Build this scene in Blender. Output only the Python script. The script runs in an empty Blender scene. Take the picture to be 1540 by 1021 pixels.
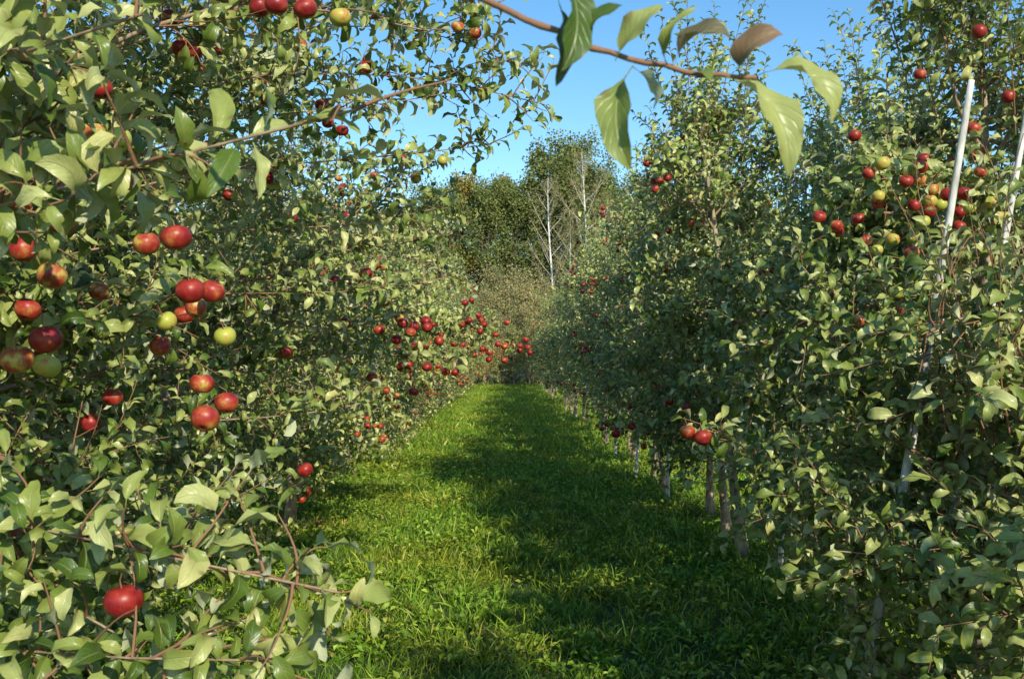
import bpy, math, numpy as np
from mathutils import Vector
scene=bpy.context.scene
SUN=np.array([.33,-.81,.50]); SUN=SUN/np.linalg.norm(SUN)
# ------------------------------------------------------------ materials
def newmat(name):
    m=bpy.data.materials.new(name); m.use_nodes=True
    nt=m.node_tree; nt.nodes.clear(); return m,nt
def N(nt,t,**k):
    n=nt.nodes.new(t)
    for a,b in k.items(): setattr(n,a,b)
    return n
def L(nt,a,b): nt.links.new(a,b)
def setin(nt,n,key,val):
    if isinstance(val,bpy.types.NodeSocket): nt.links.new(val,n.inputs[key])
    else: n.inputs[key].default_value=val
def M(nt,op,a,b=0.0,c=None,clamp=False):
    n=N(nt,'ShaderNodeMath',operation=op); n.use_clamp=clamp
    setin(nt,n,0,a); setin(nt,n,1,b)
    if c is not None: setin(nt,n,2,c)
    return n.outputs[0]
def mixc(nt,f,a,b,mode='MIX'):
    n=N(nt,'ShaderNodeMixRGB',blend_type=mode)
    setin(nt,n,0,f); setin(nt,n,1,a if not isinstance(a,tuple) else (*a,1)); setin(nt,n,2,b if not isinstance(b,tuple) else (*b,1))
    return n.outputs[0]
def ramp(nt,f,stops,interp='LINEAR'):
    n=N(nt,'ShaderNodeValToRGB'); n.color_ramp.interpolation=interp
    e=n.color_ramp.elements
    while len(e)<len(stops): e.new(0.5)
    for i,(p,c) in enumerate(stops):
        e[i].position=p; e[i].color=(*c,1)
    setin(nt,n,0,f); return n.outputs[0]
def mapr(nt,v,a,b,c,d):
    n=N(nt,'ShaderNodeMapRange'); setin(nt,n,0,v)
    for i,x in enumerate((a,b,c,d)): n.inputs[i+1].default_value=x
    return n.outputs[0]

def leaf_mat(name,stops,back,transl=0.12,rough=0.37,veins=True,spec=0.5,tcol=(0.42,0.48,0.05)):
    m,nt=newmat(name)
    out=N(nt,'ShaderNodeOutputMaterial')
    rn=N(nt,'ShaderNodeAttribute',attribute_name='rn').outputs['Fac']
    col=ramp(nt,rn,stops)
    bf=N(nt,'ShaderNodeNewGeometry').outputs['Backfacing']
    backc=mixc(nt,0.25,back,col)
    bump=None
    if veins:
        pd=N(nt,'ShaderNodeAttribute',attribute_name='pd').outputs['Vector']
        sp=N(nt,'ShaderNodeSeparateXYZ'); L(nt,pd,sp.inputs[0])
        u,v=sp.outputs[0],sp.outputs[1]
        av=M(nt,'ABSOLUTE',v)
        tc=N(nt,'ShaderNodeTexCoord').outputs['Object']
        ns=N(nt,'ShaderNodeTexNoise'); ns.inputs['Scale'].default_value=45; ns.inputs['Detail'].default_value=1; L(nt,tc,ns.inputs['Vector'])
        col=mixc(nt,mapr(nt,ns.outputs[0],0.35,0.7,0,0.45),col,mixc(nt,1.0,col,(0.6,0.64,0.55),'MULTIPLY'))
        mid=M(nt,'SUBTRACT',1.0,mapr(nt,av,0.02,0.09,0,1),clamp=True)
        w=M(nt,'SUBTRACT',M(nt,'MULTIPLY',u,9.0),M(nt,'MULTIPLY',av,2.4))
        tri=M(nt,'ABSOLUTE',M(nt,'SUBTRACT',M(nt,'FRACT',w),0.5))
        sv=M(nt,'MULTIPLY',mapr(nt,tri,0.0,0.12,1,0),0.4)
        vv=M(nt,'MAXIMUM',mid,sv)
        col=mixc(nt,M(nt,'MULTIPLY',vv,0.4),col,(0.36,0.39,0.16))
        b=N(nt,'ShaderNodeBump'); b.inputs['Strength'].default_value=0.55; b.inputs['Distance'].default_value=0.0015
        L(nt,M(nt,'SUBTRACT',M(nt,'MULTIPLY',ns.outputs[0],1.2),vv),b.inputs['Height']); bump=b.outputs[0]
        bl=M(nt,'MULTIPLY',mapr(nt,ns.outputs[0],0.62,0.70,0,1),mapr(nt,av,0.4,1.0,0.0,0.8))
        col=mixc(nt,bl,col,(0.17,0.10,0.04))
    base=mixc(nt,bf,col,backc)
    p=N(nt,'ShaderNodeBsdfPrincipled'); L(nt,base,p.inputs['Base Color'])
    p.inputs['Specular IOR Level'].default_value=spec
    L(nt,M(nt,'ADD',rough,M(nt,'MULTIPLY',bf,0.3)),p.inputs['Roughness'])
    if bump: L(nt,bump,p.inputs['Normal'])
    t=N(nt,'ShaderNodeBsdfTranslucent'); L(nt,mixc(nt,0.5,base,tcol),t.inputs['Color'])
    mx=N(nt,'ShaderNodeMixShader'); mx.inputs[0].default_value=transl
    L(nt,p.outputs[0],mx.inputs[1]); L(nt,t.outputs[0],mx.inputs[2]); L(nt,mx.outputs[0],out.inputs[0])
    return m
LS=[(0.0,(0.038,0.085,0.010)),(0.22,(0.11,0.175,0.020)),(0.5,(0.29,0.335,0.075)),(0.9,(0.54,0.54,0.22)),(1.0,(0.50,0.40,0.08))]
BK=(0.56,0.58,0.38)
mat_leaf=leaf_mat('apple_leaf',LS,BK)
mat_leaf_far=leaf_mat('apple_leaf_plain',LS,BK,veins=False)
mat_leaf_dry=leaf_mat('dry_leaf',[(0.0,(0.10,0.09,0.04)),(0.3,(0.16,0.12,0.06)),(0.6,(0.34,0.18,0.12)),(1.0,(0.30,0.2,0.09))],(0.42,0.32,0.2),0.12,0.6)
mat_fallen=leaf_mat('fallen_leaf',[(0.0,(0.20,0.10,0.03)),(0.5,(0.34,0.24,0.05)),(1.0,(0.30,0.3,0.08))],(0.28,0.24,0.10),0.15,0.6,False)
mat_forest=leaf_mat('forest_leaf',[(0.0,(0.12,0.13,0.025)),(0.4,(0.26,0.23,0.05)),(0.75,(0.42,0.31,0.07)),(1.0,(0.54,0.36,0.09))],(0.3,0.27,0.1),0.2,0.6,False,0.2)
mat_forest_g=leaf_mat('forest_leaf_dark',[(0.0,(0.06,0.10,0.025)),(0.5,(0.18,0.24,0.06)),(1.0,(0.34,0.36,0.10))],(0.24,0.25,0.1),0.2,0.6,False,0.2)
mat_birchleaf=leaf_mat('birch_leaf',[(0.0,(0.20,0.22,0.05)),(0.5,(0.36,0.32,0.10)),(1.0,(0.50,0.40,0.14))],(0.36,0.32,0.15),0.3,0.6,False,0.2)
mat_shrub=leaf_mat('shrub_leaf',[(0.0,(0.16,0.18,0.05)),(0.5,(0.36,0.35,0.12)),(0.8,(0.46,0.34,0.17)),(1.0,(0.55,0.22,0.14))],(0.36,0.33,0.18),0.2,0.6,False,0.2)

def grass_mat():
    m,nt=newmat('grass_blade'); out=N(nt,'ShaderNodeOutputMaterial')
    rn=N(nt,'ShaderNodeAttribute',attribute_name='rn').outputs['Fac']
    pd=N(nt,'ShaderNodeAttribute',attribute_name='pd').outputs['Vector']
    sp=N(nt,'ShaderNodeSeparateXYZ'); L(nt,pd,sp.inputs[0])
    c=ramp(nt,rn,[(0,(0.06,0.18,0.010)),(0.5,(0.22,0.39,0.028)),(0.88,(0.46,0.60,0.075)),(0.97,(0.56,0.60,0.14)),(1,(0.55,0.48,0.2))])
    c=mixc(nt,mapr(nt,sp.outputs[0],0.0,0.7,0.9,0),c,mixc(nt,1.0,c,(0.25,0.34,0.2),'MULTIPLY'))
    g=N(nt,'ShaderNodeNewGeometry').outputs['Position']
    n=N(nt,'ShaderNodeTexNoise'); n.inputs['Scale'].default_value=0.9; n.inputs['Detail'].default_value=2; L(nt,g,n.inputs['Vector'])
    c=mixc(nt,mapr(nt,n.outputs[0],0.42,0.66,0,1.0),c,mixc(nt,1.0,c,(1.4,1.03,1.1),'MULTIPLY'))
    p=N(nt,'ShaderNodeBsdfPrincipled'); L(nt,c,p.inputs['Base Color']); p.inputs['Roughness'].default_value=0.45; p.inputs['Specular IOR Level'].default_value=0.4
    t=N(nt,'ShaderNodeBsdfTranslucent'); L(nt,c,t.inputs['Color'])
    mx=N(nt,'ShaderNodeMixShader'); mx.inputs[0].default_value=0.22
    L(nt,p.outputs[0],mx.inputs[1]); L(nt,t.outputs[0],mx.inputs[2]); L(nt,mx.outputs[0],out.inputs[0]); return m
mat_grass=grass_mat()

def bark_mat(name,c1,c2,c3,scale=30):
    m,nt=newmat(name); out=N(nt,'ShaderNodeOutputMaterial')
    rn=N(nt,'ShaderNodeAttribute',attribute_name='rn').outputs['Fac']
    tc=N(nt,'ShaderNodeTexCoord').outputs['Object']
    mp=N(nt,'ShaderNodeMapping'); mp.inputs['Scale'].default_value=(1,1,0.3); L(nt,tc,mp.inputs[0])
    n=N(nt,'ShaderNodeTexNoise'); n.inputs['Scale'].default_value=scale; n.inputs['Detail'].default_value=3; L(nt,mp.outputs[0],n.inputs['Vector'])
    c=ramp(nt,n.outputs[0],[(0.3,c1),(0.65,c2)])
    c=mixc(nt,rn,c,c3)
    p=N(nt,'ShaderNodeBsdfPrincipled'); L(nt,c,p.inputs['Base Color']); p.inputs['Roughness'].default_value=0.75
    b=N(nt,'ShaderNodeBump'); b.inputs['Strength'].default_value=0.6; b.inputs['Distance'].default_value=0.01; L(nt,n.outputs[0],b.inputs['Height']); L(nt,b.outputs[0],p.inputs['Normal'])
    L(nt,p.outputs[0],out.inputs[0]); return m
mat_bark=bark_mat('apple_bark',(0.18,0.12,0.075),(0.50,0.39,0.26),(0.26,0.13,0.07))
mat_fbark=bark_mat('forest_bark',(0.08,0.07,0.05),(0.2,0.17,0.13),(0.24,0.18,0.12),6)
mat_birch=bark_mat('birch_bark',(0.45,0.43,0.39),(0.85,0.83,0.77),(0.46,0.40,0.31),5)
mat_stake=bark_mat('weathered_wood',(0.40,0.37,0.31),(0.82,0.79,0.72),(0.5,0.5,0.5),25)

def apple_mat():
    m,nt=newmat('apple_skin'); out=N(nt,'ShaderNodeOutputMaterial')
    rn=N(nt,'ShaderNodeAttribute',attribute_name='rn').outputs['Fac']
    pd=N(nt,'ShaderNodeAttribute',attribute_name='pd').outputs['Vector']
    off=N(nt,'ShaderNodeVectorMath',operation='ADD'); L(nt,pd,off.inputs[0])
    cx=N(nt,'ShaderNodeCombineXYZ'); k=M(nt,'MULTIPLY',rn,37.0); L(nt,k,cx.inputs[0]); L(nt,k,cx.inputs[1]); L(nt,cx.outputs[0],off.inputs[1])
    n=N(nt,'ShaderNodeTexNoise'); n.inputs['Scale'].default_value=1.1; n.inputs['Detail'].default_value=3; L(nt,off.outputs[0],n.inputs['Vector'])
    mp=N(nt,'ShaderNodeMapping'); mp.inputs['Scale'].default_value=(9,9,1.0); L(nt,off.outputs[0],mp.inputs[0])
    s=N(nt,'ShaderNodeTexNoise'); s.inputs['Scale'].default_value=1.4; s.inputs['Detail'].default_value=3; L(nt,mp.outputs[0],s.inputs['Vector'])
    f=M(nt,'ADD',M(nt,'MULTIPLY',n.outputs[0],1.35),M(nt,'MULTIPLY',s.outputs[0],0.42))
    f=M(nt,'ADD',f,M(nt,'MULTIPLY',rn,-0.88)); f=M(nt,'ADD',f,-0.06)
    c=ramp(nt,f,[(0.0,(0.42,0.45,0.07)),(0.2,(0.55,0.38,0.08)),(0.38,(0.44,0.12,0.04)),(0.60,(0.36,0.034,0.022)),(0.95,(0.22,0.010,0.014))])
    v=N(nt,'ShaderNodeTexVoronoi'); v.inputs['Scale'].default_value=9; L(nt,off.outputs[0],v.inputs['Vector'])
    c=mixc(nt,mapr(nt,v.outputs['Distance'],0.05,0.12,0.35,0),c,(0.55,0.38,0.22))
    p=N(nt,'ShaderNodeBsdfPrincipled'); L(nt,c,p.inputs['Base Color']); p.inputs['Roughness'].default_value=0.40
    p.inputs['Specular IOR Level'].default_value=0.4
    L(nt,p.outputs[0],out.inputs[0]); return m
mat_apple=apple_mat()
def ground_mat():
    m,nt=newmat('meadow_soil'); out=N(nt,'ShaderNodeOutputMaterial')
    g=N(nt,'ShaderNodeNewGeometry').outputs['Position']
    n=N(nt,'ShaderNodeTexNoise'); n.inputs['Scale'].default_value=1.5; n.inputs['Detail'].default_value=6; L(nt,g,n.inputs['Vector'])
    n2=N(nt,'ShaderNodeTexNoise'); n2.inputs['Scale'].default_value=40; n2.inputs['Detail'].default_value=3; L(nt,g,n2.inputs['Vector'])
    c=ramp(nt,n.outputs[0],[(0.3,(0.035,0.075,0.012)),(0.55,(0.07,0.13,0.02)),(0.8,(0.12,0.14,0.03))])
    c=mixc(nt,mapr(nt,n2.outputs[0],0.4,0.65,0.6,0),c,(0.04,0.04,0.015))
    p=N(nt,'ShaderNodeBsdfPrincipled'); L(nt,c,p.inputs['Base Color']); p.inputs['Roughness'].default_value=0.9
    b=N(nt,'ShaderNodeBump'); b.inputs['Strength'].default_value=0.8; b.inputs['Distance'].default_value=0.04; L(nt,n2.outputs[0],b.inputs['Height']); L(nt,b.outputs[0],p.inputs['Normal'])
    L(nt,p.outputs[0],out.inputs[0]); return m
mat_ground=ground_mat()

# ------------------------------------------------------------ mesh helpers
def nrm(a): return a/np.maximum(np.linalg.norm(a,axis=-1,keepdims=True),1e-9)
def build_mesh(name,parts,mats):
    Vs=[];Fs=[];Ms=[];PD=[];RN=[];o=0
    for V,F,mi,pd,rn in parts:
        if len(V)==0: continue
        Vs.append(V);Fs.append(F+o);Ms.append(np.full(len(F),mi,np.int32));PD.append(pd);RN.append(rn);o+=len(V)
    V=np.concatenate(Vs).astype(np.float32);F=np.concatenate(Fs).astype(np.int32);Mi=np.concatenate(Ms)
    me=bpy.data.meshes.new(name)
    me.vertices.add(len(V)); me.vertices.foreach_set('co',V.ravel())
    me.loops.add(F.size); me.loops.foreach_set('vertex_index',F.ravel())
    me.polygons.add(len(F)); me.polygons.foreach_set('loop_start',np.arange(0,F.size,4,dtype=np.int32))
    me.polygons.foreach_set('material_index',Mi)
    me.polygons.foreach_set('use_smooth',np.ones(len(F),bool))
    for m in mats: me.materials.append(m)
    a=me.attributes.new('pd','FLOAT_VECTOR','POINT'); a.data.foreach_set('vector',np.concatenate(PD).astype(np.float32).ravel())
    a=me.attributes.new('rn','FLOAT','POINT'); a.data.foreach_set('value',np.concatenate(RN).astype(np.float32).ravel())
    me.update(calc_edges=True); me.validate()
    return me
def add(name,me,loc=(0,0,0),rz=0,s=1,parent=None,rot=None):
    o=bpy.data.objects.new(name,me); o.location=loc; o.rotation_euler=rot or (0,0,rz)
    o.scale=(s,s,s) if not isinstance(s,tuple) else s
    bpy.context.collection.objects.link(o)
    if parent: o.parent=parent
    return o
def gridfaces(nu,nv):
    f=[]
    for i in range(nu):
        for j in range(nv):
            a=i*(nv+1)+j; b=a+nv+1
            f.append((a,b,b+1,a+1))
    return np.array(f)
def leaf_templates(us,nv,n,r,wid=0.20,arch=(0.7,2.4),fold=(0.25,0.95),pet=True,ruff=0.06):
    us=np.array(us);T=[];vs=np.linspace(-1,1,nv+1)
    for _ in range(n):
        ar=r.uniform(*arch);fo=r.uniform(*fold);ph=r.uniform(0,6);a0=r.uniform(0.0,0.5);tw=r.normal(0,0.45);side=r.normal(0,0.3)
        if not pet: side*=.5
        fine=np.linspace(0,1,60);th=a0-ar*fine**1.3*1.2;ys=side*fine
        X=np.concatenate([[0],np.cumsum(np.cos(th[:-1])*np.cos(ys[:-1]))/59]);Z=np.concatenate([[0],np.cumsum(np.sin(th[:-1]))/59]);Y=np.concatenate([[0],np.cumsum(np.sin(ys[:-1]))/59])
        P=[];A=[]
        for u in us:
            x=np.interp(u,fine,X);z=np.interp(u,fine,Z);y=np.interp(u,fine,Y);t=np.interp(u,fine,th)
            if pet:
                w=0.012 if u<=0.171 else wid*max(0.02,math.sin(math.pi*((u-0.17)/0.83)**0.82)**0.85 if u<1 else 0.02)
            else: w=wid*max(0.05,(1-u)**0.6)
            for v in vs:
                fa=fo*(1-0.5*u); yy=v*w*math.cos(fa); nn=abs(v)**1.0*w*math.sin(fa)+ruff*math.sin(u*15+ph+(2 if v>0 else 0))*v*v*(w/wid)
                c,s=math.cos(tw*u),math.sin(tw*u); yy,nn=yy*c-nn*s,yy*s+nn*c
                P.append((x-nn*math.sin(t),y+yy,z+nn*math.cos(t))); A.append((u,v,0))
        T.append(P)
    return np.array(T),np.array(A),gridfaces(len(us)-1,nv)
r0=np.random.default_rng(3)
LT_HI=leaf_templates([0,.16,.22,.34,.48,.62,.76,.89,1],4,18,r0)
LT_MD=leaf_templates([0.05,.2,.4,.62,.84,1],2,14,r0,wid=.21)
LT_LO=leaf_templates([0.1,.32,.66,1],2,10,r0,wid=.235,arch=(.5,2.0))
LT_VF=leaf_templates([0.15,.55,1],2,10,r0,wid=.27,arch=(.4,1.6))
LT_FAR=leaf_templates([0.17,.5,1],1,4,r0,wid=0.4,arch=(.3,1.5),ruff=0)
LT_GR=leaf_templates([0,.4,.75,1],1,10,r0,wid=0.034,arch=(0.2,2.0),fold=(0,0.1),pet=False,ruff=0)
LT_GF=leaf_templates([0,.55,1],1,10,r0,wid=0.075,arch=(0.2,1.6),fold=(0,0.1),pet=False,ruff=0)
def place(LT,base,d,n,size,rn,r,mi):
    T,A,F=LT; k=len(base)
    if k==0: return (np.zeros((0,3)),np.zeros((0,4),int),mi,np.zeros((0,3)),np.zeros(0))
    d=nrm(d); n=n-np.sum(n*d,1,keepdims=True)*d; n=nrm(n); s=np.cross(n,d)
    t=T[r.integers(0,len(T),k)]*size[:,None,None]
    V=base[:,None]+t[:,:,0:1]*d[:,None]+t[:,:,1:2]*s[:,None]+t[:,:,2:3]*n[:,None]
    nv=T.shape[1]
    Fa=(F[None]+(np.arange(k)*nv)[:,None,None]).reshape(-1,4)
    return (V.reshape(-1,3),Fa,mi,np.tile(A,(k,1)),np.repeat(rn,nv))
def tubes(P,R,sides,mi,rn):
    S,K,_=P.shape
    T=np.empty_like(P);T[:,1:-1]=P[:,2:]-P[:,:-2];T[:,0]=P[:,1]-P[:,0];T[:,-1]=P[:,-1]-P[:,-2];T=nrm(T)
    mt=nrm(P[:,-1]-P[:,0]); ref=np.where(np.abs(mt[:,2:3])>0.7,np.array([[1.,0.1,0]]),np.array([[0.1,0,1.]]))[:,None]
    a=nrm(np.cross(T,ref)); b=np.cross(T,a)
    an=np.linspace(0,2*np.pi,sides,endpoint=False)
    V=P[:,:,None]+R[:,:,None,None]*(a[:,:,None]*np.cos(an)[None,None,:,None]+b[:,:,None]*np.sin(an)[None,None,:,None])
    f=[]
    for i in range(K-1):
        for j in range(sides):
            f.append((i*sides+j,i*sides+(j+1)%sides,(i+1)*sides+(j+1)%sides,(i+1)*sides+j))
    F=(np.array(f)[None]+(np.arange(S)*K*sides)[:,None,None]).reshape(-1,4)
    return (V.reshape(-1,3),F,mi,np.zeros((S*K*sides,3)),np.full(S*K*sides,float(rn)))
def resample(pts,K):
    pts=np.array(pts,float); d=np.concatenate([[0],np.cumsum(np.linalg.norm(np.diff(pts,axis=0),axis=1))]); t=np.linspace(0,d[-1],K)
    q=np.stack([np.interp(t,d,pts[:,i]) for i in range(3)],1)
    for _ in range(2): q[1:-1]=0.25*q[:-2]+0.5*q[1:-1]+0.25*q[2:]
    return q
def apple_template(nr,ns):
    th=np.linspace(0.10,np.pi-0.10,nr); P=[]
    for t in th:
        rr=math.sin(t)*(1+0.06*math.cos(t)); z=math.cos(t)*0.90
        z-= 0.30*math.exp(-(t/0.33)**2); z+=0.20*math.exp(-((np.pi-t)/0.3)**2)
        for j in range(ns):
            a=2*np.pi*j/ns; k=rr*(1+0.025*math.cos(5*a)*(t/np.pi)+.02*math.cos(a)); P.append((k*math.cos(a),k*math.sin(a),z))
    f=[]
    for i in range(nr-1):
        for j in range(ns): f.append((i*ns+j,(i+1)*ns+j,(i+1)*ns+(j+1)%ns,i*ns+(j+1)%ns))
    return np.array(P),np.array(f)
AP_HI=apple_template(15,20);AP_LO=apple_template(8,10)
def apples(pos,rad,rn,r,mi,bark,hi=True):
    T,F=AP_HI if hi else AP_LO; k=len(pos)
    if k==0: return []
    pos=np.array(pos,float);rad=np.array(rad,float);rn=np.array(rn,float)
    ax=nrm(np.stack([r.normal(0,.25,k),r.normal(0,.25,k),np.ones(k)],1)); x=nrm(np.cross(ax,nrm(r.normal(0,1,(k,3))))); y=np.cross(ax,x)
    sc=r.uniform(.93,1.07,(k,1))
    V=pos[:,None]+rad[:,None,None]*(T[None,:,0:1]*x[:,None]+T[None,:,1:2]*y[:,None]+(T[None,:,2:3]*sc[:,None])*ax[:,None])
    Fa=(F[None]+(np.arange(k)*len(T))[:,None,None]).reshape(-1,4)
    st=pos+ax*rad[:,None]*0.6; P=np.stack([st,st+ax*rad[:,None]*0.5,st+ax*rad[:,None]*0.9+r.normal(0,.006,(k,3))],1)
    return [(V.reshape(-1,3),Fa,mi,np.tile(T,(k,1)),np.repeat(rn,len(T))),tubes(P,np.full((k,3),0.0016),4,bark,1.0)]

def grow_shoots(p,d,ln,r,K=7,up=0.0,wig=0.10):
    S=len(p);P=np.empty((S,K,3));P[:,0]=p;d=nrm(d)
    bend=r.normal(0,wig,(S,3));bend[:,2]+=up
    for k in range(1,K):
        P[:,k]=P[:,k-1]+d*(ln/(K-1))[:,None]
        d=nrm(d+bend+r.normal(0,0.05,(S,3)))
    return P
def shoot_leaves(P,ln,r,spacing,lsize,t0=0.08):
    S,K,_=P.shape;B=[];D=[];Nn=[];Sz=[]
    cnt=np.maximum(3,(ln/spacing).astype(int)); mx=cnt.max()
    for i in range(mx):
        sel=np.where(cnt>i)[0]
        t=t0+(1-t0)*(i+r.uniform(-.3,.3,len(sel)))/np.maximum(cnt[sel]-1,1); t=np.clip(t,0,1)*(K-1)
        k=np.minimum(t.astype(int),K-2);f=(t-k)[:,None]
        p=P[sel,k]*(1-f)+P[sel,k+1]*f; tan=nrm(P[sel,k+1]-P[sel,k])
        ang=i*2.4+sel*1.7
        ref=np.where(np.abs(tan[:,2:3])>0.8,np.array([[1.,0,0]]),np.array([[0,0,1.]]))
        a=nrm(np.cross(tan,ref));b=np.cross(tan,a)
        rad=a*np.cos(ang)[:,None]+b*np.sin(ang)[:,None]
        tt=(t/(K-1))[:,None]
        d=nrm(tan*(0.35+0.5*tt)+rad*0.85+np.array([[0,0,0.15]])+r.normal(0,.22,(len(sel),3)))
        n=nrm(tan*0.5+np.array([[0,0,0.5]])+SUN[None]*0.75+r.normal(0,.42,(len(sel),3))-rad*0.1)
        B.append(p);D.append(d);Nn.append(n);Sz.append(lsize*r.uniform(.6,1.15,len(sel))*(1-0.3*(tt[:,0]>0.93)))
    return np.concatenate(B),np.concatenate(D),np.concatenate(Nn),np.concatenate(Sz)
def prune(B,D,Sz,caps):
    keep=np.ones(len(B),bool); C=B+D*Sz[:,None]*0.55
    for a,b,rad in caps:
        a=np.array(a,float);b=np.array(b,float);ab=b-a
        t=np.clip(((C-a)@ab)/max(ab@ab,1e-9),0,1); q=a+t[:,None]*ab
        keep&=np.linalg.norm(C-q,axis=1)>rad
    return keep

def apple_tree(name,seed,H,env,nsc,nsh,LT,lsize=0.085,nap=30,topshoots=14,trunk_r=0.05,hi=False,z0=0.5,spacing=0.026,extras=(),cut=(),myapples=(),lean=(0,0),shlen=(.18,.5),green=0.0,sides=5,loc=(0,0,0),clusters=(),exd=22,outer=False,exl=.5,apout=False):
    r=np.random.default_rng(seed); ez,er=zip(*env)
    loc=np.array(loc,float)
    zt=np.linspace(0,H*0.88,12); tp=np.stack([lean[0]*zt/H+0.03*np.sin(zt*2.1+seed),lean[1]*zt/H+0.03*np.cos(zt*1.7+seed),zt-0.03*(zt==0)],1)
    parts=[tubes(tp[None],(trunk_r*(1-0.75*(zt/(H*0.88)))+0.02*np.exp(-zt*8))[None],10,1,0.0)]
    at=lambda z:np.array([np.interp(z,zt,tp[:,0]),np.interp(z,zt,tp[:,1]),z])
    SP=[]
    for i in range(nsc):
        f=(i+r.uniform(0,1))/nsc; zs=z0*0.9+f*(H*0.84-z0); az=i*2.4+r.uniform(-.5,.5)
        ze=np.clip(zs+r.uniform(-.35,.6),z0*0.7,H); R=np.interp(ze,ez,er)*r.uniform(.6,1.0)
        a=at(zs); e=np.array([a[0]+R*math.cos(az),a[1]+R*math.sin(az),ze])
        m1=a*0.6+e*0.4+np.array([0,0,r.uniform(.0,.25)])+r.normal(0,.05,3); m2=a*0.25+e*0.75+np.array([0,0,r.uniform(-.05,.2)])+r.normal(0,.05,3)
        SP.append(resample([a,m1,m2,e],10))
    nbase=len(SP)
    for ex in extras: SP.append(resample(np.array(ex)-loc,10))
    SP=np.array(SP); tr=np.linspace(1,0.2,10)[None]*np.full((len(SP),1),0.26*trunk_r); tr[nbase:]*=0.4 if hi else .8
    parts.append(tubes(SP,np.maximum(tr,0.0022),6 if hi else 4,1,0.35))
    ntot=nbase*nsh; si=r.integers(0,nbase,ntot); t=r.uniform(.12,1,ntot)**0.7*9
    exi=[];ext=[]
    for j in range(nbase,len(SP)):
        Lx=np.linalg.norm(np.diff(SP[j],axis=0),axis=1).sum(); c=int(Lx*exd)
        exi+= [j]*c; ext+=list(r.uniform(.25,1,c)*9)
    isx=np.concatenate([np.zeros(ntot,bool),np.ones(len(exi),bool)])
    si=np.concatenate([si,np.array(exi,int)]);t=np.concatenate([t,np.array(ext)])
    k=np.minimum(t.astype(int),8);f=(t-k)[:,None];p=SP[si,k]*(1-f)+SP[si,k+1]*f;tan=nrm(SP[si,k+1]-SP[si,k])
    n=len(si); up=r.uniform(-.25,1.0,(n,1))
    d=nrm(tan*0.55+nrm(r.normal(0,1,(n,3)))*0.8+np.array([[0,0,1.]])*up)
    ln=r.uniform(*shlen,n); ln[isx]*=exl
    P1=grow_shoots(p,d,ln,r,up=-0.03)
    e=P1[:,-1]; R=np.interp(e[:,2],ez,er)
    ok=(np.hypot(e[:,0],e[:,1])<R*1.12)&(e[:,2]>z0*0.6)|isx
    ok|=(r.uniform(0,1,n)<0.04)&(e[:,2]>z0*1.5)
    P1=P1[ok];ln1=ln[ok]
    zt2=r.uniform(.72,.9,topshoots)*H; az=r.uniform(0,6.28,topshoots); rr=np.interp(zt2,ez,er)*r.uniform(0,.75,topshoots)
    pt=np.stack([np.interp(zt2,zt,tp[:,0])+rr*np.cos(az),np.interp(zt2,zt,tp[:,1])+rr*np.sin(az),zt2],1)
    dt=np.stack([np.cos(az)*.25,np.sin(az)*.25,np.ones(topshoots)],1)+r.normal(0,.12,(topshoots,3)); lt=r.uniform(.35,.9,topshoots)
    P2=grow_shoots(pt,dt,lt,r,up=0.02,wig=0.05)
    P=np.concatenate([P1,P2]);ln=np.concatenate([ln1,lt])
    R=np.linspace(0.0032,0.0012,7)[None]*np.ones((len(P),1)); parts.append(tubes(P[:,::(1 if hi else 2)],R[:,::(1 if hi else 2)],sides if hi else 3,1,1.0))
    B,D,Nn,Sz=shoot_leaves(P,ln,r,spacing,lsize)
    nb=nbase*22; j=r.integers(0,nbase,nb);tt=r.uniform(.2,.98,nb)*9;k=tt.astype(int);f=(tt-k)[:,None]
    q=SP[j,k]*(1-f)+SP[j,k+1]*f; q=q+r.normal(0,.03,(nb,3)); dd=nrm(r.normal(0,1,(nb,3))+[[0,0,.1]]); n3=nrm(r.normal(0,.5,(nb,3))+[[0,0,.4]]+SUN*.7)
    B=np.concatenate([B,q]);D=np.concatenate([D,dd]);Nn=np.concatenate([Nn,n3]);Sz=np.concatenate([Sz,lsize*r.uniform(.5,1,nb)])
    if len(SP)>nbase:
        B2,D2,N2,S2=shoot_leaves(SP[nbase:],np.array([np.linalg.norm(np.diff(x,axis=0),axis=1).sum() for x in SP[nbase:]]),r,0.04,lsize*1.1,t0=0.4)
        B=np.concatenate([B,B2]);D=np.concatenate([D,D2]);Nn=np.concatenate([Nn,N2]);Sz=np.concatenate([Sz,S2])
    if len(cut):
        kp=prune(B+loc,D,Sz,cut);B,D,Nn,Sz=B[kp],D[kp],Nn[kp],Sz[kp]
    rn=np.clip(r.beta(1.6,1.9,len(B))+0.10*np.sin(B[:,0]*3+B[:,2]*2.3+seed),0,.93); rn[r.uniform(0,1,len(B))<0.003]=1
    parts.append(place(LT,B,D,Nn,Sz,rn,r,0))
    ap=[];ar=[];an=[]
    if nap:
        cl=max(1,nap//3); PP=P1
        if outer:
            w=P1[:,4]; PP=P1[(w[:,0]*.8-w[:,1]*.6>.9)&(w[:,2]<3.0)]
        elif apout:
            w=P1[:,-1]; PP=P1[np.hypot(w[:,0],w[:,1])>np.interp(w[:,2],ez,er)*.88]
        for c in range(cl):
            s=PP[r.integers(0,len(PP))]; c0=s[5 if apout else 4]
            if c0[2]<0.5: continue
            g_=r.uniform()
            for _ in range(r.integers(1,5)):
                ap.append(c0+r.normal(0,.055,3)-[0,0,.05]);ar.append(r.uniform(.026,.033));an.append(r.uniform(0,.55) if g_>green else r.uniform(.7,1))
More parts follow.
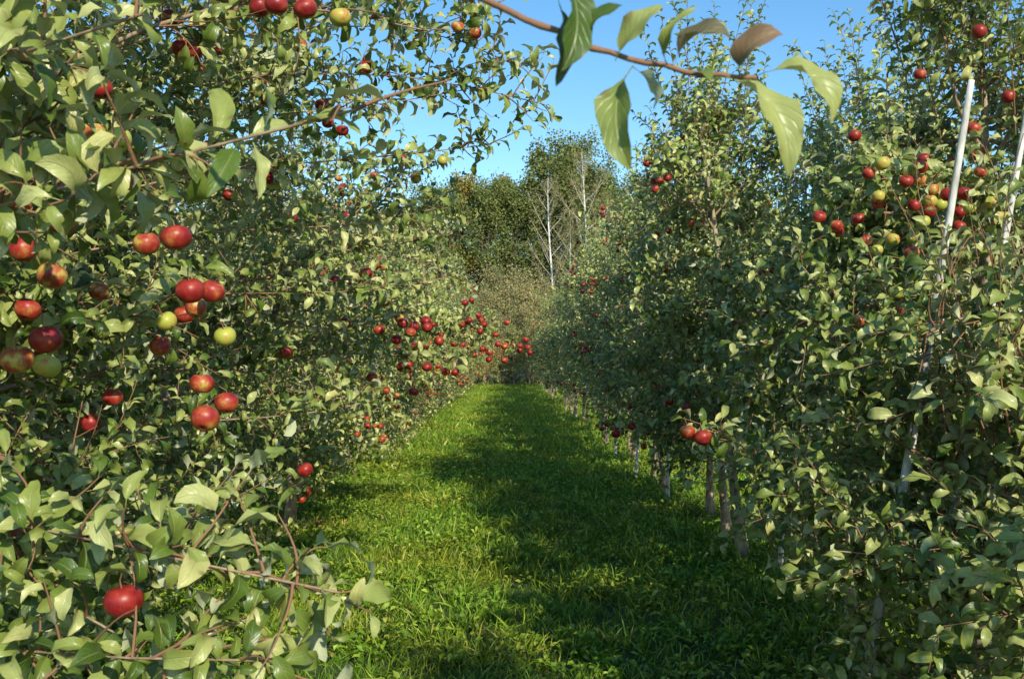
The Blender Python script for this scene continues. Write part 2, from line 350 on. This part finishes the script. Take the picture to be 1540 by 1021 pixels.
    for c,nn,sg,gr in clusters:
        for _ in range(nn): ap.append(np.array(c)-loc+r.normal(0,1,3)*np.array(sg));ar.append(r.uniform(.025,.032));an.append(r.uniform(0,.35) if r.uniform()>gr else r.uniform(.75,1))
    if ap:
        ap=np.array(ap)
        for _ in range(12):
            dv=ap[:,None]-ap[None];ds=np.linalg.norm(dv,axis=2)+np.eye(len(ap))*9
            mk=(ds<.064)[...,None]; ap=ap+np.sum(np.where(mk,dv/ds[...,None]*(0.064-ds[...,None])*0.5,0),axis=1)
        ap=list(ap)
    for (x,y,z,rd,q) in myapples: ap.append(np.array((x,y,z))-loc);ar.append(rd*.94);an.append(q*.9)
    parts+=apples(ap,ar,an,r,2,1,hi)
    return parts,P1
MATS=[mat_leaf,mat_bark,mat_apple,mat_leaf_dry]
MATSF=[mat_leaf_far,mat_bark,mat_apple,mat_leaf_dry]

# ------------------------------------------------------------ left near tree
A=[(-.723,2.2,1.854,.036,.3),(-.876,2.45,1.868,.034,.5),(-.722,2.3,1.743,.035,.1),(-.735,2.52,1.755,.033,.3),(-.80,2.6,1.718,.030,.5),
(-1.017,2.3,1.901,.034,.0),(-1.017,2.25,1.773,.035,.6),(-1.129,2.35,1.843,.034,.3),(-.961,2.1,1.628,.036,.1),(-1.02,2.1,1.586,.036,.6),
(-1.06,2.32,1.57,.034,.95),(-.92,2.3,1.958,.034,1.05),(-.925,2.42,2.02,.034,.35),(-.964,2.5,2.134,.034,1.0),(-1.07,2.6,2.173,.034,.7),
(-1.13,2.8,2.343,.034,.2),(-1.10,3.4,2.64,.035,.1),(-.735,3.0,2.642,.034,.0),(-.617,2.7,2.545,.034,.1),(-.519,2.6,2.5,.034,.2),
(-.46,2.8,2.545,.033,.8),(-.954,4.0,2.303,.034,.1),(-.785,2.6,1.52,.034,.4),(-.687,2.3,1.449,.035,.5),(-.72,2.6,1.47,.033,.3),
(-.663,1.75,1.167,.036,.0),(-1.32,3.2,1.375,.034,.1),(-1.25,3.2,1.457,.034,.3),(-1.03,3.0,1.62,.034,.4),(-.808,2.9,1.648,.034,.98),
(-.794,4.0,1.132,.034,.1),(-1.07,4.0,.82,.034,.2),(-1.19,2.5,1.708,.034,.3),(-1.26,2.6,1.98,.034,.5),(-1.216,3.0,1.786,.034,.6),(-1.447,3.0,1.06,.034,.1),
(-1.30,2.6,2.06,.034,.8),(-.99,3.1,1.72,.034,.2)]
cut=[((x,y,z+.0),(x+.17,y-.55,z-.02),.060) for x,y,z,_,_ in A]
cut+=[((0,0,1.6),(.05,1.0,1.6),.62),((.0,.9,1.85),(.2,1.6,1.9),.3),((-.52,1.28,1.835),(-.27,1.26,1.905),.055)]
loc1=(-2.35,3.25,0)
ext1=[
 [(-2.3,3.2,.8),(-1.6,2.3,1.2),(-.83,1.75,1.34),(-.62,1.7,1.231),(-.46,1.68,1.202),(-.36,1.66,1.197),(-.27,1.65,1.205)],
 [(-2.3,3.2,.6),(-1.5,2.2,.95),(-.86,1.75,1.11),(-.69,1.7,1.055),(-.5,1.68,1.05),(-.37,1.66,1.09)],
 [(-2.3,3.2,.6),(-1.6,2.4,.8),(-1.1,2.0,.93),(-.8,1.9,.90),(-.6,1.85,.95)],
 [(-2.3,3.2,1.0),(-1.7,2.4,1.15),(-1.2,2.0,1.25),(-.85,1.85,1.2),(-.7,1.8,1.1)],
 [(-2.3,3.2,.8),(-1.7,2.6,.95),(-1.2,2.3,1.05),(-1.0,2.2,1.0),(-.85,2.15,.95)],
 [(-2.3,3.2,.6),(-1.8,2.6,.7),(-1.4,2.4,.7),(-1.2,2.4,.65),(-1.05,2.35,.68)],
 [(-2.3,3.2,1.3),(-1.3,1.9,1.75),(-.7,1.4,1.83),(-.493,1.36,1.857),(-.349,1.35,1.888),(-.24,1.35,1.93),(-.20,1.35,1.93)],
 [(-2.3,3.2,1.6),(-1.3,1.9,2.0),(-.85,1.45,2.0),(-.7,1.4,2.03),(-.6,1.38,2.05),(-.50,1.38,2.07)],
 [(-2.3,3.2,1.9),(-1.3,2.3,2.4),(-.9,1.9,2.5),(-.7,1.8,2.5),(-.5,1.75,2.45)],
 [(-2.3,3.2,1.5),(-1.3,2.1,1.7),(-.9,1.7,1.85),(-.75,1.6,1.95),(-.68,1.55,2.05)],
 [(-2.2,3.4,2.1),(-1.2,3.8,2.65),(-.53,4.0,2.75),(-.1,4.0,2.68),(.17,4.0,2.60)],
 [(-2.2,3.4,2.2),(-1.2,3.8,2.8),(-.45,4.0,2.95),(-.1,4.0,2.90),(.07,4.0,2.75)],
 [(-2.2,3.4,2.3),(-1.2,3.7,2.9),(-.6,3.9,3.1),(-.25,3.9,3.05),(-.05,3.9,2.95)],
 [(-2.2,3.4,2.3),(-1.2,3.4,2.7),(-.7,3.4,2.8),(-.4,3.4,2.75),(-.25,3.4,2.7)],
 [(-2.2,3.4,1.9),(-1.2,3.8,2.3),(-.5,4.1,2.4),(-.05,4.1,2.46)],
 [(-2.2,3.4,2.0),(-1.2,3.8,2.5),(-.6,4.0,2.57),(-.15,4.0,2.66)],
 [(-2.2,3.4,1.8),(-1.2,4.0,2.1),(-.55,4.4,2.15),(-.25,4.4,2.25)],
 [(-2.2,3.4,1.7),(-1.2,4.0,1.85),(-.6,4.4,1.85),(-.2,4.5,1.95)],
 [(-2.2,3.4,1.2),(-1.3,3.6,1.35),(-.8,3.8,1.35),(-.55,3.9,1.4)],
]
envL=[(0.15,.8),(.6,1.15),(1.0,1.45),(1.6,1.85),(2.4,1.95),(3.2,1.85),(3.9,1.5),(4.6,.8)]
pts,_=apple_tree('h',11,4.6,envL,62,36,LT_HI,0.094,nap=54,topshoots=26,hi=True,extras=ext1,cut=cut,myapples=A,loc=loc1,z0=.3,trunk_r=.06,exd=22,outer=True,exl=.42,green=.15)
bough=np.array([(-2.3,3.2,2.0),(-1.5,2.2,2.5),(-.8,1.3,2.45),(-.3,.95,2.08),(-.01,.86,1.90),(.041,.85,1.877),(.081,.85,1.858),(.138,.85,1.845),(.172,.85,1.837),(.217,.85,1.836)])-loc1
d_=np.concatenate([[0],np.cumsum(np.linalg.norm(np.diff(bough,axis=0),axis=1))])
tq=np.concatenate([np.linspace(0,d_[4],10)[:-1],np.linspace(d_[4],d_[-1],16)]); bq=np.stack([np.interp(tq,d_,bough[:,i]) for i in range(3)],1)
bq[1:-1]=.25*bq[:-2]+.5*bq[1:-1]+.25*bq[2:]
bq[10:-1:3,2]+=.002
pts.append(tubes(bq[None],(np.interp(tq,[0,d_[4],d_[-1]],[.016,.0030,.0020])*(1+.18*(np.arange(len(tq))%3==0)))[None],8,1,1.0))
def hero_leaves(spec,loc):
    r=np.random.default_rng(5); out=[]
    for b,t,w,nv,arch,fold,rn,mi in spec:
        T,Aa,F=leaf_templates([0,.1,.16,.2,.26,.34,.44,.54,.64,.74,.84,.93,1],6,1,r,wid=w,arch=(arch,arch+.05),fold=(fold,fold+.05),ruff=.05)
        b=np.array(b,float)-loc;t=np.array(t,float)-loc
        tipx=T[0][-4]; ch=t-b; Ln=np.linalg.norm(ch)/max(np.linalg.norm(tipx),.2)
        d=nrm(ch); n=np.array(nv,float); n-= (n@d)*d; n/=np.linalg.norm(n)
        a=math.atan2(tipx[2],tipx[0])
        d3=d*math.cos(a)-n*math.sin(a); n3=d*math.sin(a)+n*math.cos(a)
        out.append(place((T,Aa,F),b[None],d3[None],n3[None],np.array([Ln]),np.array([rn]),r,mi))
    return out
y=.85
hl=[((.046,y,1.905),(.044,y-.01,1.826),.15,(1,-.5,.2),.6,.4,.0,0),
((.050,y-.005,1.925),(.060,y-.02,1.829),.19,(.8,-.7,.2),.8,.45,.1,0),
((.062,y,1.865),(.096,y-.02,1.897),.17,(.5,-.5,.6),.8,.6,.1,0),
((.096,y,1.850),(.131,y-.02,1.894),.21,(-.5,-.9,.4),.7,.5,.6,0),
((.112,y,1.846),(.107,y-.03,1.752),.17,(-.8,-.6,.1),1.1,.6,.42,0),
((.112,y+.01,1.848),(.126,y-.02,1.80),.18,(1,-.2,.1),.8,.5,.1,0),
((.147,y,1.845),(.191,y-.02,1.862),.22,(.2,-.5,.9),1.8,.7,.1,3),
((.142,y,1.846),(.150,y-.02,1.895),.09,(-.5,-.8,.4),1.9,.7,.5,0),
((.203,y,1.838),(.230,y-.02,1.872),.22,(-.4,-1,.6),2.0,.8,.45,3),
((.186,y,1.838),(.232,y-.03,1.747),.155,(.8,-.6,.5),1.2,.6,.65,0),
((.217,y,1.837),(.276,y-.02,1.792),.16,(.4,-.6,.8),1.8,.6,.65,0),
((.165,y,1.842),(.172,y-.02,1.828),.3,(.3,-.8,.5),.8,.5,.3,0),
((-.245,1.35,1.932),(-.125,1.30,1.915),.14,(.1,-.5,1),1.1,.5,.8,0),
((-.29,1.36,1.91),(-.19,1.36,1.90),.16,(.2,-.4,1),1.0,.5,.5,0),
((-.36,1.35,1.885),(-.38,1.30,1.80),.17,(.4,-1,.2),.7,.5,.2,0),
((-.34,1.35,1.885),(-.32,1.31,1.80),.15,(.6,-.9,.4),.7,.5,.7,0),
]
pts+=hero_leaves(hl,np.array(loc1))
me=build_mesh('apple_tree_big',pts,MATS); add('apple_tree',me,loc1)
loc2=(-2.35,4.9,0)
B2=[(-.553,4.0,2.749,.034,.1),(-.724,5.5,1.464,.034,.3),(-.541,6,1.368,.033,.2),(-1.165,5.5,2.346,.034,0),(-.86,5.5,2.353,.034,0),(-.94,5,2.03,.034,.1),(-.92,5.05,2.0,.033,.3),(-.76,5.5,2.01,.034,.2),(-.79,5.5,1.98,.034,.2),(-.5,5.6,1.75,.034,.1),(-1.0,4.6,1.6,.034,.4)]
cut2=[((x,y_,z),(x+.25,y_-1.2,z+.02),.09) for x,y_,z,_,_ in B2]
envL3=[(0.15,.6),(.6,1.05),(1.0,1.45),(1.6,1.85),(2.4,1.95),(3.2,1.8),(3.9,1.4),(4.5,.8)]
pts,_=apple_tree('h2',12,4.3,envL3,54,26,LT_MD,0.090,nap=70,topshoots=22,extras=[[(-2.4,4.9,1.6),(-1.3,5.3,2.1),(-.6,5.6,2.2),(-.25,5.8,2.3)],[(-2.4,4.9,1.2),(-1.3,5.3,1.6),(-.6,5.8,1.6),(-.3,6,1.55)],[(-2.4,4.9,1.2),(-1.3,5.3,1.9),(-.6,5.6,2.6),(-.4,5.8,2.7)]],cut=cut2,myapples=B2,loc=loc2,z0=.36,outer=True,green=.1)
add('apple_tree',build_mesh('apple_tree_b',pts,MATS),loc2)
envL2=[(0.15,.7),(.5,1.0),(1.0,1.5),(1.6,1.85),(2.3,1.85),(3.0,1.6),(3.6,1.1),(4.2,.5)]
LV=[]
for i in range(6):
    pts,_=apple_tree('lv',20+i,3.8,envL2,[44,44,44,44,34,34][i],[20,20,16,16,13,13][i],[LT_MD,LT_LO,LT_VF][i//2],[.088,.088,.11][i//2],nap=[80,80,110,100,110,100][i],topshoots=26,z0=.34,spacing=[.026,.028,.042][i//2],apout=True,green=.05)
    LV.append(build_mesh('apple_tree_l%d'%i,pts,MATSF))
r=np.random.default_rng(55)
yy=6.7;i=0
while yy<47:
    v=LV[i%2] if yy<10 else LV[2+i%2] if yy<19 else LV[4+i%2]
    add('apple_tree',v,(np.interp(yy,[6,12,20],[-2.4,-2.25,-2.1])+r.uniform(-.2,.2),yy,0),r.uniform(-.8,.8),r.uniform(.86,1.06)); yy+=r.uniform(1.5,1.95); i+=1
loc3=(-1.9,8.9,0)
pts,_=apple_tree('h3',31,3.3,envL2,26,16,LT_MD,0.088,nap=20,topshoots=10,loc=loc3,z0=.4,
 extras=[[(-2,8.9,1.3),(-1.2,8.8,1.9),(-.5,8.7,1.95),(-.1,8.7,1.8),(.1,8.7,1.6)],[(-2,8.9,1.2),(-1.2,8.8,1.7),(-.6,8.7,1.8),(-.2,8.7,1.7)]],
 clusters=[((-.25,8.6,1.84),13,(.13,.06,.10),0),((0.0,8.6,1.66),12,(.13,.06,.08),0),((-.55,8.5,1.72),8,(.12,.06,.14),0)],
 cut=[((-.3,8.4,1.86),(.12,8.4,1.66),.12)])
add('apple_tree',build_mesh('apple_tree_laden',pts,MATSF),loc3)

# ------------------------------------------------------------ right row
envR1=[(0.2,.8),(.5,1.15),(.9,1.35),(1.5,1.35),(2.0,1.1),(2.6,.9),(3.2,.7),(3.8,.3)]
loc4=(2.3,4.75,0)
st1=((1.27,3.72,0),(1.765,3.7,2.62)); st2=((1.60,4.0,0),(2.20,4.0,2.95))
cutR=[((1.53,3.7,1.25),(1.76,3.7,2.6),.08),((1.45,3.45,1.3),(1.69,3.45,2.5),.10),((1.37,3.2,1.3),(1.57,3.2,2.4),.105),((1.27,2.95,1.3),(1.46,2.95,2.2),.105),((1.17,2.7,1.35),(1.35,2.7,2.2),.10),((1.07,2.45,1.4),(1.22,2.45,2.1),.09),((1.93,3.95,1.6),(2.2,3.95,2.8),.07),((1.80,3.6,1.6),(2.0,3.6,2.6),.07),((1.65,3.3,1.6),(1.85,3.3,2.5),.07)]
RA=[(2.12,4.4,3.03,.034,.15),(2.25,4.4,2.74,.034,.1),(2.0,4.4,2.44,.034,.2)]
cutR+=[((x,y_,z),(x-.2,y_-.5,z),.07) for x,y_,z,_,_ in RA]
cutR+=[((1.50,3.85,2.2),(1.35,3.5,2.1),.12),((1.72,3.85,2.25),(1.6,3.5,2.15),.12)]
exR=[[(2.25,4.75,.9),(1.7,4.2,1.2),(1.35,3.8,1.45),(1.15,3.6,1.75)],[(2.25,4.75,.9),(1.6,4.3,1.0),(1.1,4.0,1.15),(.8,3.9,1.3)],[(2.25,4.75,.9),(1.7,3.9,1.3),(1.4,3.5,1.6),(1.3,3.4,1.85)],[(2.25,4.75,.7),(1.7,4.0,.9),(1.3,3.6,1.0),(1.0,3.5,1.1)],[(2.25,4.75,1.0),(2.0,3.9,1.4),(1.8,3.4,1.6),(1.6,3.2,1.7)],[(2.25,4.75,.8),(1.9,3.8,.8),(1.5,3.5,.75),(1.2,3.5,.85)],[(2.25,4.75,1.7),(2.0,4.3,2.2),(1.75,4.1,2.35),(1.5,4.0,2.3)],[(2.25,4.75,.9),(1.8,4.2,1.3),(1.45,4.1,1.7),(1.2,4.1,2.0)]]
pts,_=apple_tree('r1',41,3.5,envR1,48,26,LT_HI,0.095,nap=24,topshoots=34,hi=True,loc=loc4,z0=.42,extras=exR,cut=cutR,myapples=RA,clusters=[((1.62,3.98,2.22),30,(.19,.08,.13),.5),((1.85,4.1,2.35),10,(.15,.1,.13),.3)],apout=True)
add('apple_tree',build_mesh('apple_tree_r1',pts,MATS),loc4)
loc5=(1.85,3.3,0)
envY=[(0.1,.6),(.4,.9),(.9,1.0),(1.3,.95),(1.7,.7),(2.2,.4)]
pts,_=apple_tree('young',43,1.7,envY,32,22,LT_HI,0.098,nap=3,topshoots=26,hi=True,loc=loc5,z0=.25,cut=cutR,trunk_r=.03,shlen=(.2,.5))
add('apple_tree',build_mesh('apple_tree_young',pts,MATS),loc5)
envR=[(0.3,.25),(.6,.7),(.95,.85),(1.6,.85),(2.3,.8),(3.0,.62),(3.6,.4),(4.2,.2)]
RV=[]
for i in range(7):
    pts,_=apple_tree('rv',60+i,3.75,envR,[30,30,30,30,30,25,25][i],[18,18,18,14,14,12,12][i],[LT_MD,LT_MD,LT_MD,LT_LO,LT_LO,LT_VF,LT_VF][i],[.09,.09,.09,.09,.09,.11,.11][i],nap=[40,30,44,60,56,70,60][i],topshoots=26,z0=[.62,.58,.6,.6,.6,.6,.6][i],trunk_r=.036,lean=(0.12*(i-3),.1),green=.25,spacing=[.026,.026,.026,.028,.028,.042,.042][i],apout=True)
    RV.append(build_mesh('apple_tree_r_%d'%i,pts,MATSF))
r=np.random.default_rng(77)
posR=[(2.0,.2),(2.15,6.1),(2.75,6.9),(1.85,7.6),(1.95,8.6)]
yy=9.6
while yy<47: posR.append((1.9+r.uniform(-.22,.22),yy)); yy+=r.uniform(.95,1.6)
for i,(x,y_) in enumerate(posR):
    v=RV[i%3] if y_<11 else RV[3+i%2] if y_<20 else RV[5+i%2]
    add('apple_tree',v,(x,y_,0),r.uniform(-.8,.8),r.uniform(.80,1.12))
for x,y_,v,s in ((-.9,47.5,LV[4],.9),(.5,48.3,LV[5],.85),(1.8,47.8,LV[4],.8),(-2.4,48.5,LV[5],1)):
    add('apple_tree',v,(x,y_,-.1),x*.3,s)
for xr,sp,y0 in ((6.2,1.6,0),(-6.6,2.0,3)):
    yy=y0
    while yy<36:
        add('apple_tree',(RV[5+int(yy)%2] if xr>0 else LV[4+int(yy)%2]),(xr+r.uniform(-.15,.15),yy,0),r.uniform(-.8,.8),r.uniform(.9,1.05)); yy+=sp*r.uniform(.85,1.15)
def stake(a,b,w):
    a=np.array(a);b=np.array(b);t=np.linspace(0,1,14);P=a+(b-a)*t[:,None]+np.stack([.014*np.sin(t*4),.008*np.cos(t*5),0*t],1)
    V,F,mi,pd,rn=tubes((P-a)[None],(np.linspace(w,w*.6,14)*(1+.06*np.sin(np.arange(14)*2.3)))[None],8,0,0.0)
    capb=np.array([[13*8+0,13*8+1,13*8+2,13*8+3],[13*8+3,13*8+4,13*8+7,13*8+0],[13*8+4,13*8+5,13*8+6,13*8+7]])
    me=build_mesh('wooden_stake_mesh',[(V,np.concatenate([F,capb]),0,pd,rn)],[mat_stake]); add('wooden_stake',me,tuple(a))
stake(st1[0],st1[1],.021); stake(st2[0],st2[1],.018)
stake((2.0,7.2,0),(2.1,7.35,1.9),.022); stake((1.75,10.6,0),(1.72,10.6,2.1),.02); stake((1.65,12.4,0),(1.72,12.4,2.1),.02); stake((1.7,15.1,0),(1.72,15.1,2.1),.02)

# ------------------------------------------------------------ ground & grass
n=60; gx=np.linspace(-1,1,n+1); gx=np.sign(gx)*np.abs(gx)**2.2*450
X,Y=np.meshgrid(gx,gx+20,indexing='ij')
V=np.stack([X.ravel(),Y.ravel(),0*X.ravel()],1)
me=build_mesh('ground',[(V,gridfaces(n,n),0,np.zeros_like(V),np.zeros(len(V)))],[mat_ground]); add('ground',me)
GP=[]
for i in range(6):
    far=i>3
    r=np.random.default_rng(90+i); k=4500 if far else 11000
    xy=r.uniform(-1.0,1.0,(k,2))
    h=.5+.5*np.sin(xy[:,0]*5.3+i)*np.cos(xy[:,1]*4.1+2*i)+.35*np.sin(xy[:,0]*13+xy[:,1]*11+i)
    cl=r.integers(0,200,k); cc=r.uniform(-1,1,(200,2)); th=r.uniform(.7,1.8,200); tuft=r.uniform(0,1,k)<.55
    xy[tuft]=cc[cl[tuft]]+r.normal(0,.03,(tuft.sum(),2))
    sz=(.05+.045*np.clip(h,0,1.3))*r.uniform(.6,1.4,k); sz[tuft]*=th[cl[tuft]]
    lean=r.normal(0,.5,(k,2)); lean[tuft]+=(xy[tuft]-cc[cl[tuft]])*11
    d=np.stack([lean[:,0],lean[:,1],np.full(k,.9)],1); nn=np.stack([r.normal(0,1,k),r.normal(0,1,k),np.full(k,.4)],1)
    rn=np.clip(r.beta(2,2.4,k)+.2*(h-.5),0,.97); rn[r.uniform(0,1,k)<.02]=1
    base=np.stack([xy[:,0],xy[:,1],np.full(k,-.004)],1)
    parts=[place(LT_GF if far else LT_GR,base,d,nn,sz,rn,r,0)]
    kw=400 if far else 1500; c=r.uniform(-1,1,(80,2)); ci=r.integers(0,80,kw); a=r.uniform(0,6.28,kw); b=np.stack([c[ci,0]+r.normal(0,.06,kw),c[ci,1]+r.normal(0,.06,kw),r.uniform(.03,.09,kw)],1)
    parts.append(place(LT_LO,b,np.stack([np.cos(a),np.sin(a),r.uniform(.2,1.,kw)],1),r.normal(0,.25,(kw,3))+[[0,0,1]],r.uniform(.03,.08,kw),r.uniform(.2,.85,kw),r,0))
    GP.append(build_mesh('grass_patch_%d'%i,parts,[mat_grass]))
grass=bpy.data.objects.new('grass',None); bpy.context.collection.objects.link(grass)
r=np.random.default_rng(5)
for ix in range(-3,4):
    for iy in range(0,25):
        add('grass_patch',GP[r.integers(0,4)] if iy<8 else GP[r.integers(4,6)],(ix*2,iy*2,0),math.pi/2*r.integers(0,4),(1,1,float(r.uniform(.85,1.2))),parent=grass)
r=np.random.default_rng(9);k=420
xf=np.concatenate([r.normal(-1.4,.5,k//2),r.uniform(-2.5,2.5,k//2)]);yf=r.uniform(3.5,24,k)
me=build_mesh('fallen_leaves',[place(LT_MD,np.stack([xf,yf,r.uniform(.03,.09,k)],1),np.stack([r.normal(0,1,k),r.normal(0,1,k),r.normal(0,.2,k)],1),r.normal(0,.35,(k,3))+[[0,0,1]],r.uniform(.04,.075,k),r.uniform(0,1,k),r,0)],[mat_fallen]); add('fallen_leaves',me)
for (x,y_,q) in ((1.6,14.0,.0),(1.35,15.5,.2),(-1.9,8.5,.1)):
    me=build_mesh('fallen_apple',apples([(0,0,0)],[.035],[q],r,0,1,True),[mat_apple,mat_bark]); add('fallen_apple',me,(x,y_,.06))

# ------------------------------------------------------------ distant wood
def forest_tree(seed,H,Rr,nb,mleaf,mbark,nl=14000,ls=(.12,.22),birch=False,zb=.15,tr=.16):
    r=np.random.default_rng(seed)
    zt=np.linspace(0,H*.95,14); tp=np.stack([.25*np.sin(zt*.3+seed),.2*np.cos(zt*.35+seed),zt],1)
    parts=[tubes(tp[None],(tr*(1-.85*zt/H))[None],8,1,0.0)]
    SP=[]
    for i in range(nb):
        f=(i+.5)/nb; zs=H*(zb+f*(.9-zb)); az=i*2.4+r.uniform(-.4,.4); sh=math.sin(math.pi*min(1,(f*.8+.2)))**.7+.12
        Lr=Rr*sh*r.uniform(.55,1.1); a=np.array([np.interp(zs,zt,tp[:,0]),np.interp(zs,zt,tp[:,1]),zs])
        e=a+[Lr*math.cos(az),Lr*math.sin(az),Lr*r.uniform(.5,1.3)*(1.5 if birch else 1)]
        SP.append(resample([a,a*.5+e*.5+[0,0,-.1*Lr],e],10))
    SP=np.array(SP); parts.append(tubes(SP,np.linspace(tr*(.22 if birch else .3),.008,10)[None]*np.ones((nb,1)),4,1,.5))
    nt=nb*(12 if birch else 7); j=r.integers(0,nb,nt);k=r.integers(3,10,nt);p=SP[j,k]
    P=grow_shoots(p,nrm(r.normal(0,.5,(nt,3))+[[0,0,.8]]),r.uniform(.5,1.5,nt)*Rr/3,r)
    parts.append(tubes(P[:,::2],np.linspace(.010,.004,4)[None]*np.ones((nt,1)),3,1,1))
    q=r.integers(0,nt,nl); kk=r.integers(0,7,nl); B=P[q,kk]+r.normal(0,.10 if birch else .24,(nl,3))*Rr/3
    parts.append(place(LT_FAR,B,r.normal(0,1,(nl,3)),r.normal(0,.7,(nl,3))+[[0,0,.4]]+SUN*.4,r.uniform(*ls,nl),np.clip(r.beta(2,2,nl)+.15*np.sin(q*1.3),0,1),r,0))
    return build_mesh('t',parts,[mleaf,mbark])
F1=[forest_tree(101,13,2.2,40,mat_forest,mat_fbark,12000),forest_tree(102,13,1.9,38,mat_forest_g,mat_fbark,12000),forest_tree(103,13,2.5,44,mat_forest_g,mat_fbark,12000)]
BI=[forest_tree(111,14,1.8,26,mat_birchleaf,mat_birch,3800,(.07,.12),True,.28,.12),forest_tree(112,13,1.5,24,mat_birchleaf,mat_birch,3200,(.07,.12),True,.28,.11)]
SH=[forest_tree(121,3.8,1.7,34,mat_shrub,mat_fbark,8000,(.07,.13),False,.02,.05),forest_tree(122,4.2,1.5,32,mat_shrub,mat_fbark,7000,(.06,.12),False,.02,.05)]
r=np.random.default_rng(33)
def hgt(x): return np.interp(x,[-40,-8,-4.5,-2.5,2,5,8,12,40],[9.5,10.5,12.5,14.2,15.4,14.8,13.6,12,10])
for row,(y0,dx) in enumerate(((62,1.8),(67,2.2))):
    x=-20+row
    while x<24:
        h=hgt(x)*r.uniform(.82,1.08)*(1+.08*row)
        add('deciduous_tree',F1[r.integers(0,3)],(x,y0+r.uniform(-1.5,1.5),0),r.uniform(0,6.28),h/13.6); x+=dx*r.uniform(.7,1.25)
for x,y_,s in ((4.6,57,.98),(2.8,57.5,.88),(5.8,58.5,.82),(3.7,58,.8),(-9,57,.7),(11,58,.75)):
    add('birch_tree',BI[int(abs(x)*10)%2],(x,y_,0),r.uniform(0,6.28),s)
for row,y0 in enumerate((49.5,52.5,55.5)):
    x=-14
    while x<16:
        add('shrub',SH[r.integers(0,2)],(x,y0+r.uniform(-.6,.6),0),r.uniform(0,6.28),r.uniform(.8,1.15)*(1,1.15,1.3)[row]); x+=r.uniform(1.2,2.0)

# ------------------------------------------------------------ light, sky, camera
sd=Vector(SUN)
el=math.asin(sd.z); az=math.atan2(sd.x,sd.y)
w=bpy.data.worlds.new('World'); scene.world=w; w.use_nodes=True; nt=w.node_tree
sky=nt.nodes.new('ShaderNodeTexSky'); sky.sky_type='NISHITA'; sky.sun_disc=False; sky.sun_elevation=el; sky.sun_rotation=az
sky.air_density=1.0; sky.dust_density=0.1; sky.ozone_density=2.5
hs=nt.nodes.new('ShaderNodeHueSaturation'); hs.inputs['Hue'].default_value=.494; hs.inputs['Saturation'].default_value=1.22; hs.inputs['Value'].default_value=1.3
bg=nt.nodes['Background']; bg.inputs[1].default_value=0.15; nt.links.new(sky.outputs[0],hs.inputs['Color']); nt.links.new(hs.outputs[0],bg.inputs[0])
sl=bpy.data.lights.new('sun','SUN'); sl.energy=5.0; sl.angle=math.radians(.5); sl.color=(1,.94,.74)
so=bpy.data.objects.new('sun',sl); so.rotation_euler=sd.to_track_quat('Z','Y').to_euler(); bpy.context.collection.objects.link(so)
cam=bpy.data.cameras.new('camera'); cam.lens=35; cam.sensor_width=36; cam.clip_start=.05; cam.clip_end=1500
cam.dof.use_dof=True; cam.dof.focus_distance=4.5; cam.dof.aperture_fstop=14
co=bpy.data.objects.new('camera',cam); co.location=(0,0,1.6); co.rotation_euler=(math.radians(90.77),0,math.radians(-.5)); bpy.context.collection.objects.link(co)
scene.camera=co
scene.view_settings.view_transform='Standard'; scene.view_settings.look='None'; scene.view_settings.exposure=0
